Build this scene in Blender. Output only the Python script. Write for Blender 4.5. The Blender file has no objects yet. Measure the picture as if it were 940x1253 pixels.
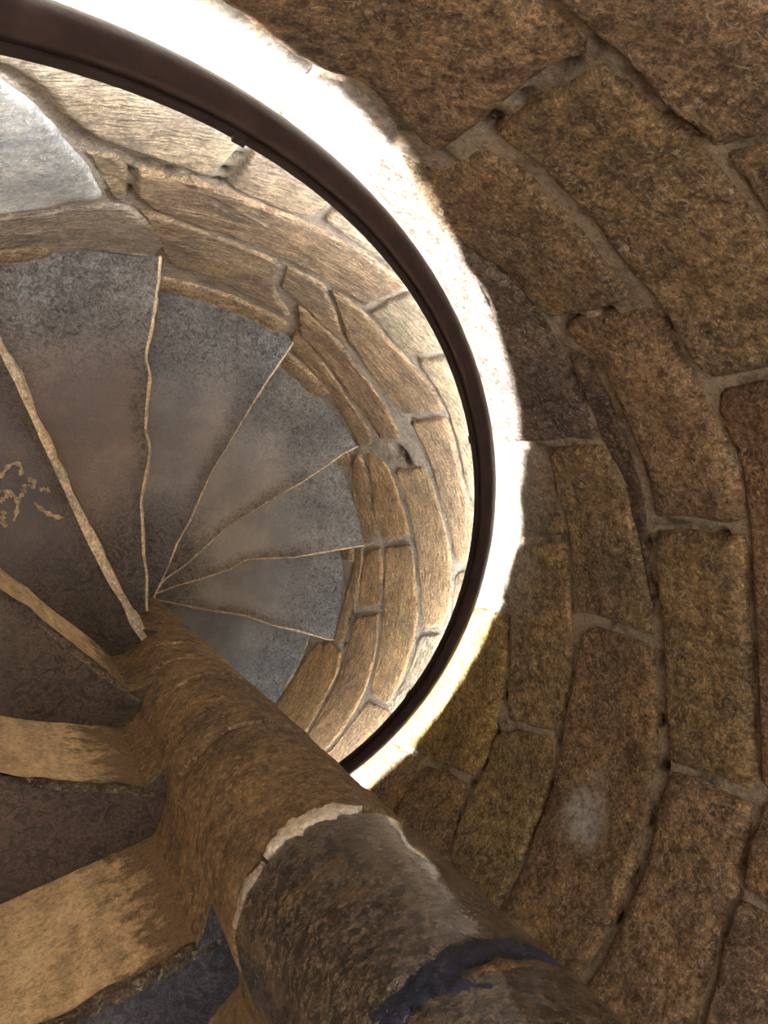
# Worn spiral stone stair in a round tower, seen from above, with a lit handrail.
import bpy, math, random
import numpy as np
from mathutils import Matrix, Vector

S = 0.8                    # metres per wall radius: all builders below work in wall radii
ZB = 4.45 * S              # lifts the whole stair so that the floor lies at z = 0
sc = bpy.context.scene
col = sc.collection
random.seed(4)

# ------------------------------------------------------------------ camera, world, exposure
cam_d = bpy.data.cameras.new('camera')
cam = bpy.data.objects.new('camera', cam_d)
col.objects.link(cam)
cam_d.sensor_fit = 'VERTICAL'
cam_d.sensor_height = 36.0
cam_d.lens = 953.4 / 1253 * 36.0
cam_d.clip_start = 0.02
xw = Vector((0.90903136, 0.0, 0.4167277))      # image right, in the world
yw = Vector((-0.01730589, -0.99913734, 0.03775031))            # image down
zw = Vector((0.41636821, -0.04152806, -0.90824718))       # looking direction
cam.matrix_world = Matrix(((xw.x, -yw.x, -zw.x, -0.28198 * S), (xw.y, -yw.y, -zw.y, 0.44194 * S), (xw.z, -yw.z, -zw.z, ZB), (0, 0, 0, 1)))
sc.camera = cam
w = bpy.data.worlds.new('world')
sc.world = w
w.use_nodes = True
w.node_tree.nodes['Background'].inputs[0].default_value = (1.0, 0.95, 0.89, 1)
w.node_tree.nodes['Background'].inputs[1].default_value = 4.8
vs = sc.view_settings
sc.display_settings.display_device = 'sRGB'
vs.view_transform = 'Standard'
vs.look = 'None'
vs.gamma = 1
vs.use_curve_mapping = False
vs.exposure = 0.0
LED_POWER = 500.0
LED_COLOR = (0.96, 0.98, 1.0)

# ------------------------------------------------------------------ noise
def _hash(ix, iy, seed):
    h = (ix.astype(np.int64) * 374761393 + iy.astype(np.int64) * 668265263 + seed * 974634321) & 0xffffffff
    h = ((h ^ (h >> 13)) * 1274126177) & 0xffffffff
    return ((h ^ (h >> 16)) & 0xffff) / 65535.0
def vnoise(x, y, seed=0):
    x = np.asarray(x, float); y = np.asarray(y, float)
    ix = np.floor(x); iy = np.floor(y); fx = x - ix; fy = y - iy
    fx = fx * fx * (3 - 2 * fx); fy = fy * fy * (3 - 2 * fy)
    a = _hash(ix, iy, seed); b = _hash(ix + 1, iy, seed); c = _hash(ix, iy + 1, seed); d = _hash(ix + 1, iy + 1, seed)
    return (a * (1 - fx) + b * fx) * (1 - fy) + (c * (1 - fx) + d * fx) * fy
def fbm(x, y, seed=0, octs=4):
    t = 0; amp = 0.5; k = 1.0
    for o in range(octs):
        t = t + amp * (vnoise(np.asarray(x) * k, np.asarray(y) * k, seed + 17 * o) - 0.5)
        amp *= 0.5; k *= 2.03
    return t * 2

# ------------------------------------------------------------------ helpers
def mesh(name, verts, faces, uv=None, attrs=None, smooth=True):
    me = bpy.data.meshes.new(name)
    me.from_pydata([tuple(v) for v in verts], [], faces)
    if smooth:
        me.polygons.foreach_set('use_smooth', [True] * len(me.polygons))
    if uv is not None:
        li = np.empty(len(me.loops), int); me.loops.foreach_get('vertex_index', li)
        lay = me.uv_layers.new(name='UVMap')
        lay.data.foreach_set('uv', np.asarray(uv, float)[li].ravel())
    for k, v in (attrs or {}).items():
        a = me.attributes.new(k, 'FLOAT', 'POINT')
        a.data.foreach_set('value', np.asarray(v, float))
    me.update()
    return me
def link(name, me, mat, parent=None, color=None):
    o = bpy.data.objects.new(name, me)
    col.objects.link(o)
    if mat: me.materials.append(mat)
    if parent is not None:
        o.parent = parent
        o.matrix_parent_inverse = parent.matrix_basis.inverted()
    if color: o.color = (*color, 1)
    return o
def thing(name, label, cat, loc=(0, 0, 0), group=None, kind=None):
    o = bpy.data.objects.new(name, None)
    col.objects.link(o)
    o.location = loc
    o.empty_display_size = 0.05
    tag(o, label, cat, group, kind)
    return o
def tag(o, label=None, cat=None, group=None, kind=None):
    if label: o['label'] = label
    if cat: o['category'] = cat
    if group: o['group'] = group
    if kind: o['kind'] = kind
def W(P):
    P = np.asarray(P, float) * S
    P[..., 2] += ZB
    return P
def grid_faces(nu, nv, closed=False, flip=False):
    f = []
    for i in range(nu - (0 if closed else 1)):
        j = (i + 1) % nu
        for k in range(nv - 1):
            q = (i * nv + k, j * nv + k, j * nv + k + 1, i * nv + k + 1)
            f.append(q[::-1] if flip else q)
    return f

# ------------------------------------------------------------------ materials
class NT:
    def __init__(self, name):
        self.m = bpy.data.materials.new(name); self.m.use_nodes = True
        self.t = self.m.node_tree; self.b = self.t.nodes['Principled BSDF']
    def n(self, typ, **kw):
        nd = self.t.nodes.new(typ)
        for k, v in kw.items():
            if hasattr(nd, k): setattr(nd, k, v)
            else: nd.inputs[k].default_value = v
        return nd
    def l(self, a, b): self.t.links.new(a, b)
    def noise(self, vec, scale, detail=4, rough=0.6, dist=0.0):
        nd = self.n('ShaderNodeTexNoise'); self.l(vec, nd.inputs['Vector'])
        nd.inputs['Scale'].default_value = scale; nd.inputs['Detail'].default_value = detail
        nd.inputs['Roughness'].default_value = rough; nd.inputs['Distortion'].default_value = dist
        return nd.outputs['Fac']
    def ramp(self, fac, lo, hi, a=0.0, b=1.0):
        nd = self.n('ShaderNodeMapRange'); self.l(fac, nd.inputs[0])
        for i, v in enumerate((lo, hi, a, b)): nd.inputs[i + 1].default_value = v
        nd.clamp = True
        return nd.outputs[0]
    def mix(self, fac, a, b, mode='MIX'):
        nd = self.n('ShaderNodeMix'); nd.data_type = 'RGBA'; nd.blend_type = mode
        for s, v in ((0, fac), (6, a), (7, b)):
            if hasattr(v, 'links'): self.l(v, nd.inputs[s])
            elif isinstance(v, tuple): nd.inputs[s].default_value = (*v, 1) if len(v) == 3 else v
            else: nd.inputs[s].default_value = v
        return nd.outputs[2]
    def math(self, op, a, b=None):
        nd = self.n('ShaderNodeMath'); nd.operation = op
        for s, v in ((0, a), (1, b)):
            if v is None: continue
            if hasattr(v, 'links'): self.l(v, nd.inputs[s])
            else: nd.inputs[s].default_value = v
        return nd.outputs[0]
    def attr(self, name):
        nd = self.n('ShaderNodeAttribute'); nd.attribute_name = name
        return nd.outputs['Fac']
    def bump(self, h, strength, dist):
        nd = self.n('ShaderNodeBump'); self.l(h, nd.inputs['Height'])
        if hasattr(strength, 'links'): self.l(strength, nd.inputs['Strength'])
        else: nd.inputs['Strength'].default_value = strength
        nd.inputs['Distance'].default_value = dist
        self.l(nd.outputs[0], self.b.inputs['Normal'])
    def set(self, color=None, rough=0.85, spec=0.35):
        if color is not None:
            if hasattr(color, 'links'): self.l(color, self.b.inputs['Base Color'])
            else: self.b.inputs['Base Color'].default_value = (*color, 1)
        if hasattr(rough, 'links'): self.l(rough, self.b.inputs['Roughness'])
        else: self.b.inputs['Roughness'].default_value = rough
        self.b.inputs['Specular IOR Level'].default_value = spec
        return self.m

def stone_material(name, base=None, contrast=1.0, speck=(0.62, 0.50, 0.36), speck_amt=0.5, chisel=0.0, bump=0.6, rough=0.88, stain_glow=(0.62, 0.60, 0.56)):
    t = NT(name)
    pos = t.n('ShaderNodeNewGeometry').outputs['Position']
    if base is None: b = t.n('ShaderNodeObjectInfo').outputs['Color']
    else: b = t.mix(0.0, base, base)
    lo = t.noise(pos, 9, 3, 0.6)
    md = t.noise(pos, 48, 6, 0.75, 0.5)
    fi = t.noise(pos, 150, 5, 0.8, 0.3)
    gr = t.noise(pos, 330, 3, 0.7)
    c = t.mix(t.ramp(lo, 0.35, 0.68), t.mix(1.0, b, (0.70, 0.69, 0.70), 'MULTIPLY'), t.mix(1.0, b, (1.20, 1.15, 1.02), 'MULTIPLY'))
    c = t.mix(t.math('MULTIPLY', t.ramp(md, 0.53, 0.38), 0.85 * contrast), c, t.mix(1.0, c, (0.36, 0.32, 0.29), 'MULTIPLY'))
    c = t.mix(t.math('MULTIPLY', t.ramp(md, 0.53, 0.66), 0.75 * contrast), c, t.mix(1.0, c, (1.6, 1.5, 1.35), 'MULTIPLY'))
    c = t.mix(t.math('MULTIPLY', t.ramp(fi, 0.52, 0.64), 1.0 * contrast), c, t.mix(1.0, c, (2.1, 1.95, 1.75), 'MULTIPLY'))  # fine grit puts the light and shade of pits into the colour
    c = t.mix(t.math('MULTIPLY', t.ramp(fi, 0.48, 0.36), 0.95 * contrast), c, t.mix(1.0, c, (0.35, 0.32, 0.30), 'MULTIPLY'))
    c = t.mix(t.math('MULTIPLY', t.ramp(gr, 0.52, 0.62), 0.7 * contrast), c, t.mix(1.0, c, (1.7, 1.6, 1.5), 'MULTIPLY'))
    pat = t.noise(pos, 11, 2)
    sp = t.math('MULTIPLY', t.ramp(t.noise(pos, 125, 2, 0.5, 0.6), 0.60, 0.64), t.ramp(pat, 0.40, 0.55))
    c = t.mix(t.math('MULTIPLY', sp, speck_amt), c, speck)
    st = t.math('MULTIPLY', t.attr('stain_glow'), t.ramp(t.noise(pos, 60, 4, 0.7), 0.3, 0.6))
    c = t.mix(st, c, stain_glow)
    h = t.math('ADD', t.math('MULTIPLY', md, 1.0), t.math('MULTIPLY', fi, 0.45))
    h = t.math('ADD', h, t.math('MULTIPLY', sp, 0.3))
    if chisel:
        uv = t.n('ShaderNodeUVMap').outputs[0]
        mp = t.n('ShaderNodeMapping'); t.l(uv, mp.inputs[0])
        mp.inputs['Rotation'].default_value = (0, 0, 0.5); mp.inputs['Scale'].default_value = (26, 120, 1)
        ck = t.noise(mp.outputs[0], 1.0, 3, 0.55)
        c = t.mix(t.math('MULTIPLY', t.ramp(ck, 0.5, 0.38), 0.5), c, t.mix(1.0, c, (0.55, 0.5, 0.45), 'MULTIPLY'))
        c = t.mix(t.math('MULTIPLY', t.ramp(ck, 0.52, 0.64), 0.5), c, t.mix(1.0, c, (1.35, 1.32, 1.28), 'MULTIPLY'))
        h = t.math('ADD', h, t.math('MULTIPLY', ck, chisel))
    t.bump(h, bump, 0.022)
    return t.set(c, rough)

M = {}
M['wall_stone'] = stone_material('wall stone', bump=0.75)
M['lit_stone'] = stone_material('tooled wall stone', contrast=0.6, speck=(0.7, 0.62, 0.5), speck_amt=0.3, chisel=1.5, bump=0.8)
def mortar_material():
    t = NT('lime mortar')
    pos = t.n('ShaderNodeNewGeometry').outputs['Position']
    n1 = t.noise(pos, 16, 4, 0.6, 0.5); n2 = t.noise(pos, 130, 5, 0.8); n3 = t.noise(pos, 45, 4, 0.7)
    pale = t.attr('pale')
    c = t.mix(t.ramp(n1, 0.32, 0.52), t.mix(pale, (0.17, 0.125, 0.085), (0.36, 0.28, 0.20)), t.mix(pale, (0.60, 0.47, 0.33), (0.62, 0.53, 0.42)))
    c = t.mix(t.ramp(n2, 0.5, 0.3), c, t.mix(1.0, c, (0.4, 0.37, 0.34), 'MULTIPLY'))
    c = t.mix(t.ramp(n2, 0.55, 0.7), c, t.mix(1.0, c, (1.6, 1.5, 1.4), 'MULTIPLY'))
    c = t.mix(t.math('MULTIPLY', t.attr('gap_shade'), t.ramp(n3, 0.3, 0.5)), c, (0.035, 0.028, 0.025))
    t.bump(t.math('ADD', n2, n3), 0.9, 0.02)
    return t.set(c, 0.95)
M['pale_stone'] = stone_material('pale wall stone', contrast=0.45, speck_amt=0.0, bump=0.8)  # for the one block paler and bluer than its neighbours
M['mortar'] = mortar_material()
M['pale_mortar'] = stone_material('pale mortar', (0.60, 0.52, 0.42), 0.7, bump=0.7)
M['lime_band'] = stone_material('white lime band', (0.88, 0.82, 0.72), 0.5, bump=0.6)
M['newel'] = stone_material('newel stone', (0.185, 0.132, 0.076), 0.8, speck=(0.5, 0.36, 0.2), speck_amt=0.4, bump=0.4, rough=0.75)
def polished():
    t = NT('hand polished newel stone')
    t.b.inputs['Coat Weight'].default_value = 0.7
    t.b.inputs['Coat Roughness'].default_value = 0.16
    pos = t.n('ShaderNodeNewGeometry').outputs['Position']
    md = t.noise(pos, 130, 3, 0.55, 0.2); fi = t.noise(pos, 260, 3, 0.7); lo = t.noise(pos, 12, 3)
    c = t.mix(t.ramp(md, 0.38, 0.66), (0.018, 0.014, 0.010), (0.15, 0.11, 0.072))
    c = t.mix(t.ramp(lo, 0.62, 0.74), c, (0.22, 0.13, 0.05))
    t.bump(t.math('ADD', md, t.math('MULTIPLY', fi, 0.3)), 0.7, 0.016)
    return t.set(c, t.ramp(fi, 0.3, 0.7, 0.16, 0.32), 0.7)
M['polished'] = polished()
M['blue_joint'] = stone_material('blue black joint', (0.030, 0.036, 0.085), 1.0, speck=(0.55, 0.52, 0.5), speck_amt=0.8, bump=0.9, rough=0.5)
M['joint_line'] = stone_material('pale joint line', (0.40, 0.32, 0.22), 0.9, bump=0.8)
M['brown_patch'] = stone_material('brown patch', (0.20, 0.12, 0.06), 1.0, bump=0.8)
def tread_material(name, mid, edge, deposit=(0.36, 0.36, 0.35), dep=0.8):
    t = NT(name)
    pos = t.n('ShaderNodeNewGeometry').outputs['Position']
    smooth = t.attr('smooth_worn'); outer = t.attr('wall_side')
    md = t.noise(pos, 62, 5, 0.7, 1.6); fi = t.noise(pos, 260, 4, 0.75); lo = t.noise(pos, 7, 3); bl = t.noise(pos, 11, 4, 0.6)
    c = t.mix(smooth, edge, mid)
    c = t.mix(t.ramp(lo, 0.4, 0.65), t.mix(1.0, c, (0.78, 0.77, 0.78), 'MULTIPLY'), t.mix(1.0, c, (1.18, 1.12, 1.05), 'MULTIPLY'))
    rough = t.ramp(smooth, 0.0, 1.0, 1.0, 0.10)
    worm = t.ramp(t.math('ABSOLUTE', t.math('SUBTRACT', md, 0.53)), 0.035, 0.0)  # curly highlights of the crinkled surface, painted into the colour
    c = t.mix(t.math('MULTIPLY', worm, t.math('MULTIPLY', rough, 0.75)), c, t.mix(1.0, c, (2.9, 2.6, 2.2), 'MULTIPLY'))
    c = t.mix(t.math('MULTIPLY', t.ramp(md, 0.47, 0.32), t.math('MULTIPLY', rough, 0.85)), c, t.mix(1.0, c, (0.35, 0.33, 0.32), 'MULTIPLY'))
    dp = t.math('MULTIPLY', t.math('MULTIPLY', outer, t.ramp(t.noise(pos, 75, 5, 0.8, 1.0), 0.46, 0.66)), t.ramp(bl, 0.36, 0.58, 0.15, dep))
    c = t.mix(dp, c, deposit)
    c = t.mix(t.ramp(fi, 0.56, 0.74, 0, 0.6), c, t.mix(1.0, c, (2.2, 2.1, 1.9), 'MULTIPLY'))
    c = t.mix(t.ramp(fi, 0.44, 0.28, 0, 0.5), c, t.mix(1.0, c, (0.45, 0.43, 0.42), 'MULTIPLY'))
    h = t.math('ADD', t.math('MULTIPLY', md, t.ramp(smooth, 0, 1, 1.0, 0.12)), t.math('MULTIPLY', fi, 0.3))
    t.bump(h, 0.75, 0.02)
    return t.set(c, t.ramp(smooth, 0, 1, 0.85, 0.40), 0.5)
def riser_material(name, base):
    t = NT(name)
    pos = t.n('ShaderNodeNewGeometry').outputs['Position']
    sep = t.n('ShaderNodeSeparateXYZ'); t.l(pos, sep.inputs[0])
    mp = t.n('ShaderNodeMapping'); t.l(pos, mp.inputs[0]); mp.inputs['Scale'].default_value = (40, 40, 9)
    st = t.noise(mp.outputs[0], 1.0, 3); fi = t.noise(pos, 170, 4, 0.75); md = t.noise(pos, 40, 4, 0.7)
    c = t.mix(t.ramp(st, 0.35, 0.65), t.mix(1.0, base, (0.75, 0.7, 0.62), 'MULTIPLY'), t.mix(1.0, base, (1.15, 1.12, 1.05), 'MULTIPLY'))
    c = t.mix(t.ramp(t.math('ADD', t.math('MULTIPLY', t.attr('stain_glow'), 1.1), t.math('MULTIPLY', t.math('SUBTRACT', md, 0.5), 2.4)), 0.35, 0.8), c, (0.27, 0.185, 0.105))
    c = t.mix(t.ramp(fi, 0.5, 0.36, 0, 0.6), c, t.mix(1.0, c, (0.48, 0.42, 0.34), 'MULTIPLY'))
    c = t.mix(t.ramp(md, 0.5, 0.36, 0, 0.45), c, t.mix(1.0, c, (0.6, 0.52, 0.42), 'MULTIPLY'))
    c = t.mix(t.ramp(fi, 0.54, 0.66, 0, 0.7), c, t.mix(1.0, c, (1.3, 1.28, 1.2), 'MULTIPLY'))
    t.bump(t.math('ADD', md, t.math('MULTIPLY', fi, 0.6)), 0.8, 0.015)
    return t.set(c, 0.9)
M['riser'] = riser_material('warm riser stone', (0.95, 0.75, 0.48))
M['dark_nosing'] = stone_material('dark rough nosing', (0.13, 0.105, 0.08), 1.0, bump=0.9)
M['nosing'] = stone_material('worn nosing edge', (0.60, 0.49, 0.35), 0.7, bump=0.5)
M['crust'] = stone_material('tan mineral crust', (0.50, 0.38, 0.25), 0.6, bump=0.5)
def rail_material(name, c, rough):
    t = NT(name)
    pos = t.n('ShaderNodeNewGeometry').outputs['Position']
    n = t.noise(pos, 25, 4)
    cc = t.mix(t.ramp(n, 0.4, 0.65), c, tuple(v * 1.5 for v in c))
    t.bump(t.noise(pos, 160, 3), 0.12, 0.004)
    return t.set(cc, rough, 0.5)
M['rail'] = rail_material('dark brown rail', (0.036, 0.021, 0.019), 0.42)
M['bar'] = rail_material('dark iron bar', (0.028, 0.017, 0.015), 0.5)
def lamp_material():
    t = NT('white light strip')
    t.b.inputs['Base Color'].default_value = (0.9, 0.9, 0.9, 1)
    t.b.inputs['Emission Color'].default_value = (*LED_COLOR, 1)
    t.b.inputs['Emission Strength'].default_value = LED_POWER
    return t.m
M['lamp'] = lamp_material()

# ------------------------------------------------------------------ stair dimensions (wall radii)
H = 0.30377; Z0 = 3.2578; RN = 0.1085
DZ = {0: .007, 1: -.001, 2: -.004, 3: -.006, 4: .007, 5: -.016, 6: -.001, 7: .003, 8: .011}
def tread_z(k): return -(Z0 - k * H) + DZ.get(k, 0)
NOSING = {0: [(0.966, -0.278), (0.923, -0.27), (0.804, -0.224), (0.674, -0.188), (0.56, -0.137), (0.4, -0.102), (0.283, -0.07), (0.185, -0.043)], 1: [(0.987, 0.171), (0.818, 0.151), (0.68, 0.133), (0.579, 0.134), (0.488, 0.132), (0.42, 0.097), (0.311, 0.068), (0.205, 0.043), (0.143, 0.022)], 2: [(0.829, 0.565), (0.771, 0.537), (0.707, 0.492), (0.614, 0.433), (0.493, 0.367), (0.419, 0.322), (0.35, 0.284), (0.271, 0.217), (0.202, 0.158), (0.126, 0.107), (0.105, 0.076)], 3: [(0.484, 0.871), (0.42, 0.776), (0.376, 0.711), (0.329, 0.634), (0.27, 0.533), (0.228, 0.469), (0.193, 0.395), (0.158, 0.317), (0.119, 0.25), (0.097, 0.193), (0.068, 0.129)], 4: [(0.033, 1.03), (0.028, 0.948), (0.019, 0.886), (0.011, 0.831), (-0.006, 0.75), (0.005, 0.708), (-0.006, 0.608), (-0.008, 0.563), (0.003, 0.518), (-0.004, 0.475), (-0.023, 0.38), (-0.019, 0.322), (-0.018, 0.25), (-0.009, 0.198), (-0.012, 0.115)], 5: [(-0.326, 0.702), (-0.299, 0.647), (-0.271, 0.574), (-0.246, 0.514), (-0.213, 0.433), (-0.186, 0.365), (-0.151, 0.284), (-0.12, 0.216), (-0.095, 0.172), (-0.074, 0.12)], 6: [(-0.326, 0.248), (-0.289, 0.222), (-0.233, 0.162), (-0.187, 0.117), (-0.147, 0.08), (-0.112, 0.047)], 7: [(-0.321, 0.042), (-0.272, 0.028), (-0.221, 0.015), (-0.167, 0.004), (-0.112, -0.011)], 8: [(-0.229, -0.099), (-0.202, -0.09), (-0.169, -0.08), (-0.136, -0.07), (-0.108, -0.061)]}
LINE = {-3: (-95, .0), -2: (-69, .0), -1: (-42.5, .0), 5: (112.7, .032), 6: (136.5, .043), 7: (165.9, .038), 8: (195.9, .030), 9: (222.5, .03), 10: (249, .03), 11: (275.5, .03)}
def nosing_angle(k):
    """angle of step k's front edge as a function of radius (radians, unwrapped)"""
    rr = np.linspace(0.06, 1.06, 101)
    if k in LINE:
        a, o = LINE[k]
        line = np.radians(a) + np.arcsin(np.clip(o / rr, -1, 0.97))
    else: line = None
    if k in NOSING:
        P = np.array(NOSING[k]); r = np.hypot(P[:, 0], P[:, 1]); t = np.unwrap(np.arctan2(P[:, 1], P[:, 0]))
        if k == 8 or t.mean() < -1.2: t = t + 2 * np.pi
        i = np.argsort(r); r = r[i]; t = t[i]
        tr = np.interp(rr, r, t)
        if line is not None:
            off = t[-1] - np.interp(r[-1], rr, line)
            tr = np.where(rr > r[-1], line + off * np.exp(-(rr - r[-1]) / .3), tr)
    else: tr = line
    return rr, tr
def steprail_z(a): return -3.2508 + 0.6565 * (a + 0.2827)

# ------------------------------------------------------------------ round wall
rng = np.random.RandomState(3)
wall = thing('wall_round', 'round tower wall of coursed brown and beige stone blocks', 'wall', (0, 0, 0), kind='structure')
RM = 1.0095
def build_mortar():
    nu, nv = 720, 320
    u = np.linspace(0, 2 * np.pi, nu, endpoint=False); z = np.linspace(-4.45, 0.95, nv)
    U, Z = np.meshgrid(u, z, indexing='ij')
    r = RM - .0045 * np.clip((steprail_z(np.where(U > 4.3, U - 2 * np.pi, U)) + .95 - Z) / .03, 0, 1) + 0.003 * fbm(U * 9, Z * 9, 5) + 0.003 * fbm(U * 40, Z * 40, 6, 2)
    Us = np.where(U > 4.3, U - 2 * np.pi, U)
    gap_shade = np.zeros(U.shape)  # shade of open gaps and the niche, darkened into the mortar colour
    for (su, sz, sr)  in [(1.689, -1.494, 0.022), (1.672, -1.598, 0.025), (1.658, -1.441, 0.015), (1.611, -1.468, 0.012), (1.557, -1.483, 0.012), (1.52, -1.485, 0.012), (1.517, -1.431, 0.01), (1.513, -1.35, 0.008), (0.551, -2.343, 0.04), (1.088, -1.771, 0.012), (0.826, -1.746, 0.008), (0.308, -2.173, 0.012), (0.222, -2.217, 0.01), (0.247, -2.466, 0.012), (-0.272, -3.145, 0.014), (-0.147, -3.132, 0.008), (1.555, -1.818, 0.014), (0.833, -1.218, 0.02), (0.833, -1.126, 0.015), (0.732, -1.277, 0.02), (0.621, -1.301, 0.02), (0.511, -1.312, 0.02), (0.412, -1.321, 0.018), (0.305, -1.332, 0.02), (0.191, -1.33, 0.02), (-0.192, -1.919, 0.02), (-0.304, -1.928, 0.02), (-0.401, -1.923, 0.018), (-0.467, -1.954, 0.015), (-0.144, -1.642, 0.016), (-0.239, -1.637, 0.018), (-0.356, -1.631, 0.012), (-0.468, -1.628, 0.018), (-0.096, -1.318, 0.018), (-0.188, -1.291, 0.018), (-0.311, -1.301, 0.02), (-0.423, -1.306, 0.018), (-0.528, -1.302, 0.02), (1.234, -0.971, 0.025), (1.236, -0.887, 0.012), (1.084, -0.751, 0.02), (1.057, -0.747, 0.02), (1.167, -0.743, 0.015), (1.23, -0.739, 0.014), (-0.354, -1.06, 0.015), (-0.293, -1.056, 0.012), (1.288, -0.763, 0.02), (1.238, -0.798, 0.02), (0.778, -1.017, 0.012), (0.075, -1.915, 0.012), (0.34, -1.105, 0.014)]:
        gap_shade = np.maximum(gap_shade, np.clip(1.6 - 1.2 * np.hypot(Us - su, Z - sz) / sr, 0, 1))
    r = r + .016 * gap_shade
    gap_shade = gap_shade.ravel()
    P = W(np.stack([r * np.cos(U), r * np.sin(U), Z], -1).reshape(-1, 3))
    Ux = np.where(U > 4.3, U - 2 * np.pi, U)
    pale = np.clip((steprail_z(Ux) + 1.06 - Z) / .03, 0, 1).ravel()  # joints within the rail light get its brightness in their colour
    me = mesh('mortar', P, grid_faces(nu, nv, True, True), None, {'pale': pale, 'gap_shade': gap_shade})
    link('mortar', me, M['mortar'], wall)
build_mortar()
def seg_dist(p, poly):
    a = poly; b = np.roll(poly, -1, 0); d = np.full(len(p), 1e9)
    for i in range(len(a)):
        ab = b[i] - a[i]; t = np.clip(((p - a[i]) @ ab) / (ab @ ab + 1e-12), 0, 1)
        q = p - a[i] - t[:, None] * ab
        d = np.minimum(d, np.hypot(q[:, 0], q[:, 1]))
    return d
def stone(poly, prot, color, mat, seed, joint=0.007, rnd=0.022, n=72, rings=(1, .985, .965, .94, .905, .86, .8, .72, .62, .5, .36, .2), wob=0.006, rough=0.010, stain_glow=None):
    p = np.array(poly, float)
    if abs(((p[:, 0] * np.roll(p[:, 1], -1)) - np.roll(p[:, 0], -1) * p[:, 1]).sum()) < 1e-5: return None
    if ((p[:, 0] * np.roll(p[:, 1], -1)) - np.roll(p[:, 0], -1) * p[:, 1]).sum() < 0: p = p[::-1]
    q = []                                                    # corner rounding
    for i in range(len(p)):
        a, b, c = p[i - 1], p[i], p[(i + 1) % len(p)]
        la, lc = np.linalg.norm(a - b), np.linalg.norm(c - b)
        q += [b + (a - b) * min(.3, .014 / max(la, 1e-6)), b + (a + c - 2 * b) * 0.03, b + (c - b) * min(.3, .014 / max(lc, 1e-6))]
    q = np.array(q)
    L = np.r_[0, np.cumsum(np.linalg.norm(np.roll(q, -1, 0) - q, axis=1))]
    s = np.linspace(0, L[-1], n, endpoint=False)
    qq = np.vstack([q, q[:1]])
    b = np.stack([np.interp(s, L, qq[:, 0]), np.interp(s, L, qq[:, 1])], 1)
    tn = np.roll(b, -1, 0) - np.roll(b, 1, 0); tn /= np.linalg.norm(tn, axis=1)[:, None] + 1e-9
    nin = np.stack([-tn[:, 1], tn[:, 0]], 1)
    b = b + nin * (joint + wob * 1.6 * fbm(b[:, 0] * 16 + seed, b[:, 1] * 16, seed, 3))[:, None]
    A = b[:, 0] * np.roll(b[:, 1], -1) - np.roll(b[:, 0], -1) * b[:, 1]
    c = np.array([((b[:, 0] + np.roll(b[:, 0], -1)) * A).sum(), ((b[:, 1] + np.roll(b[:, 1], -1)) * A).sum()]) / (3 * A.sum())
    V = np.vstack([c + (b - c) * k for k in rings] + [c[None]])
    d = seg_dist(V, b)
    prof = np.sqrt(1 - (1 - np.clip(d / rnd, 0, 1)) ** 2)
    face = prot + .002 + rough * fbm(V[:, 0] * 7, V[:, 1] * 7, seed + 3, 4) + 0.004 * fbm(V[:, 0] * 34, V[:, 1] * 34, seed + 9, 2)
    depth = face + RM - 1 + 0.010
    hgt = -0.010 - (RM - 1) + depth * prof
    r = 1 - hgt
    P = W(np.stack([r * np.cos(V[:, 0]), r * np.sin(V[:, 0]), V[:, 1]], -1))
    F = []
    for j in range(len(rings) - 1):
        for i in range(n):
            k = (i + 1) % n
            F.append((j * n + i, j * n + k, (j + 1) * n + k, (j + 1) * n + i)[::-1])
    o = (len(rings) - 1) * n; m = len(V) - 1
    F += [(o + i, o + (i + 1) % n, m)[::-1] for i in range(n)]
    st = np.zeros(len(V)) if stain_glow is None else stain_glow(V)
    return link('stone', mesh('stone', P, F, V, {'stain_glow': st}), mat, wall, color)
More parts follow.
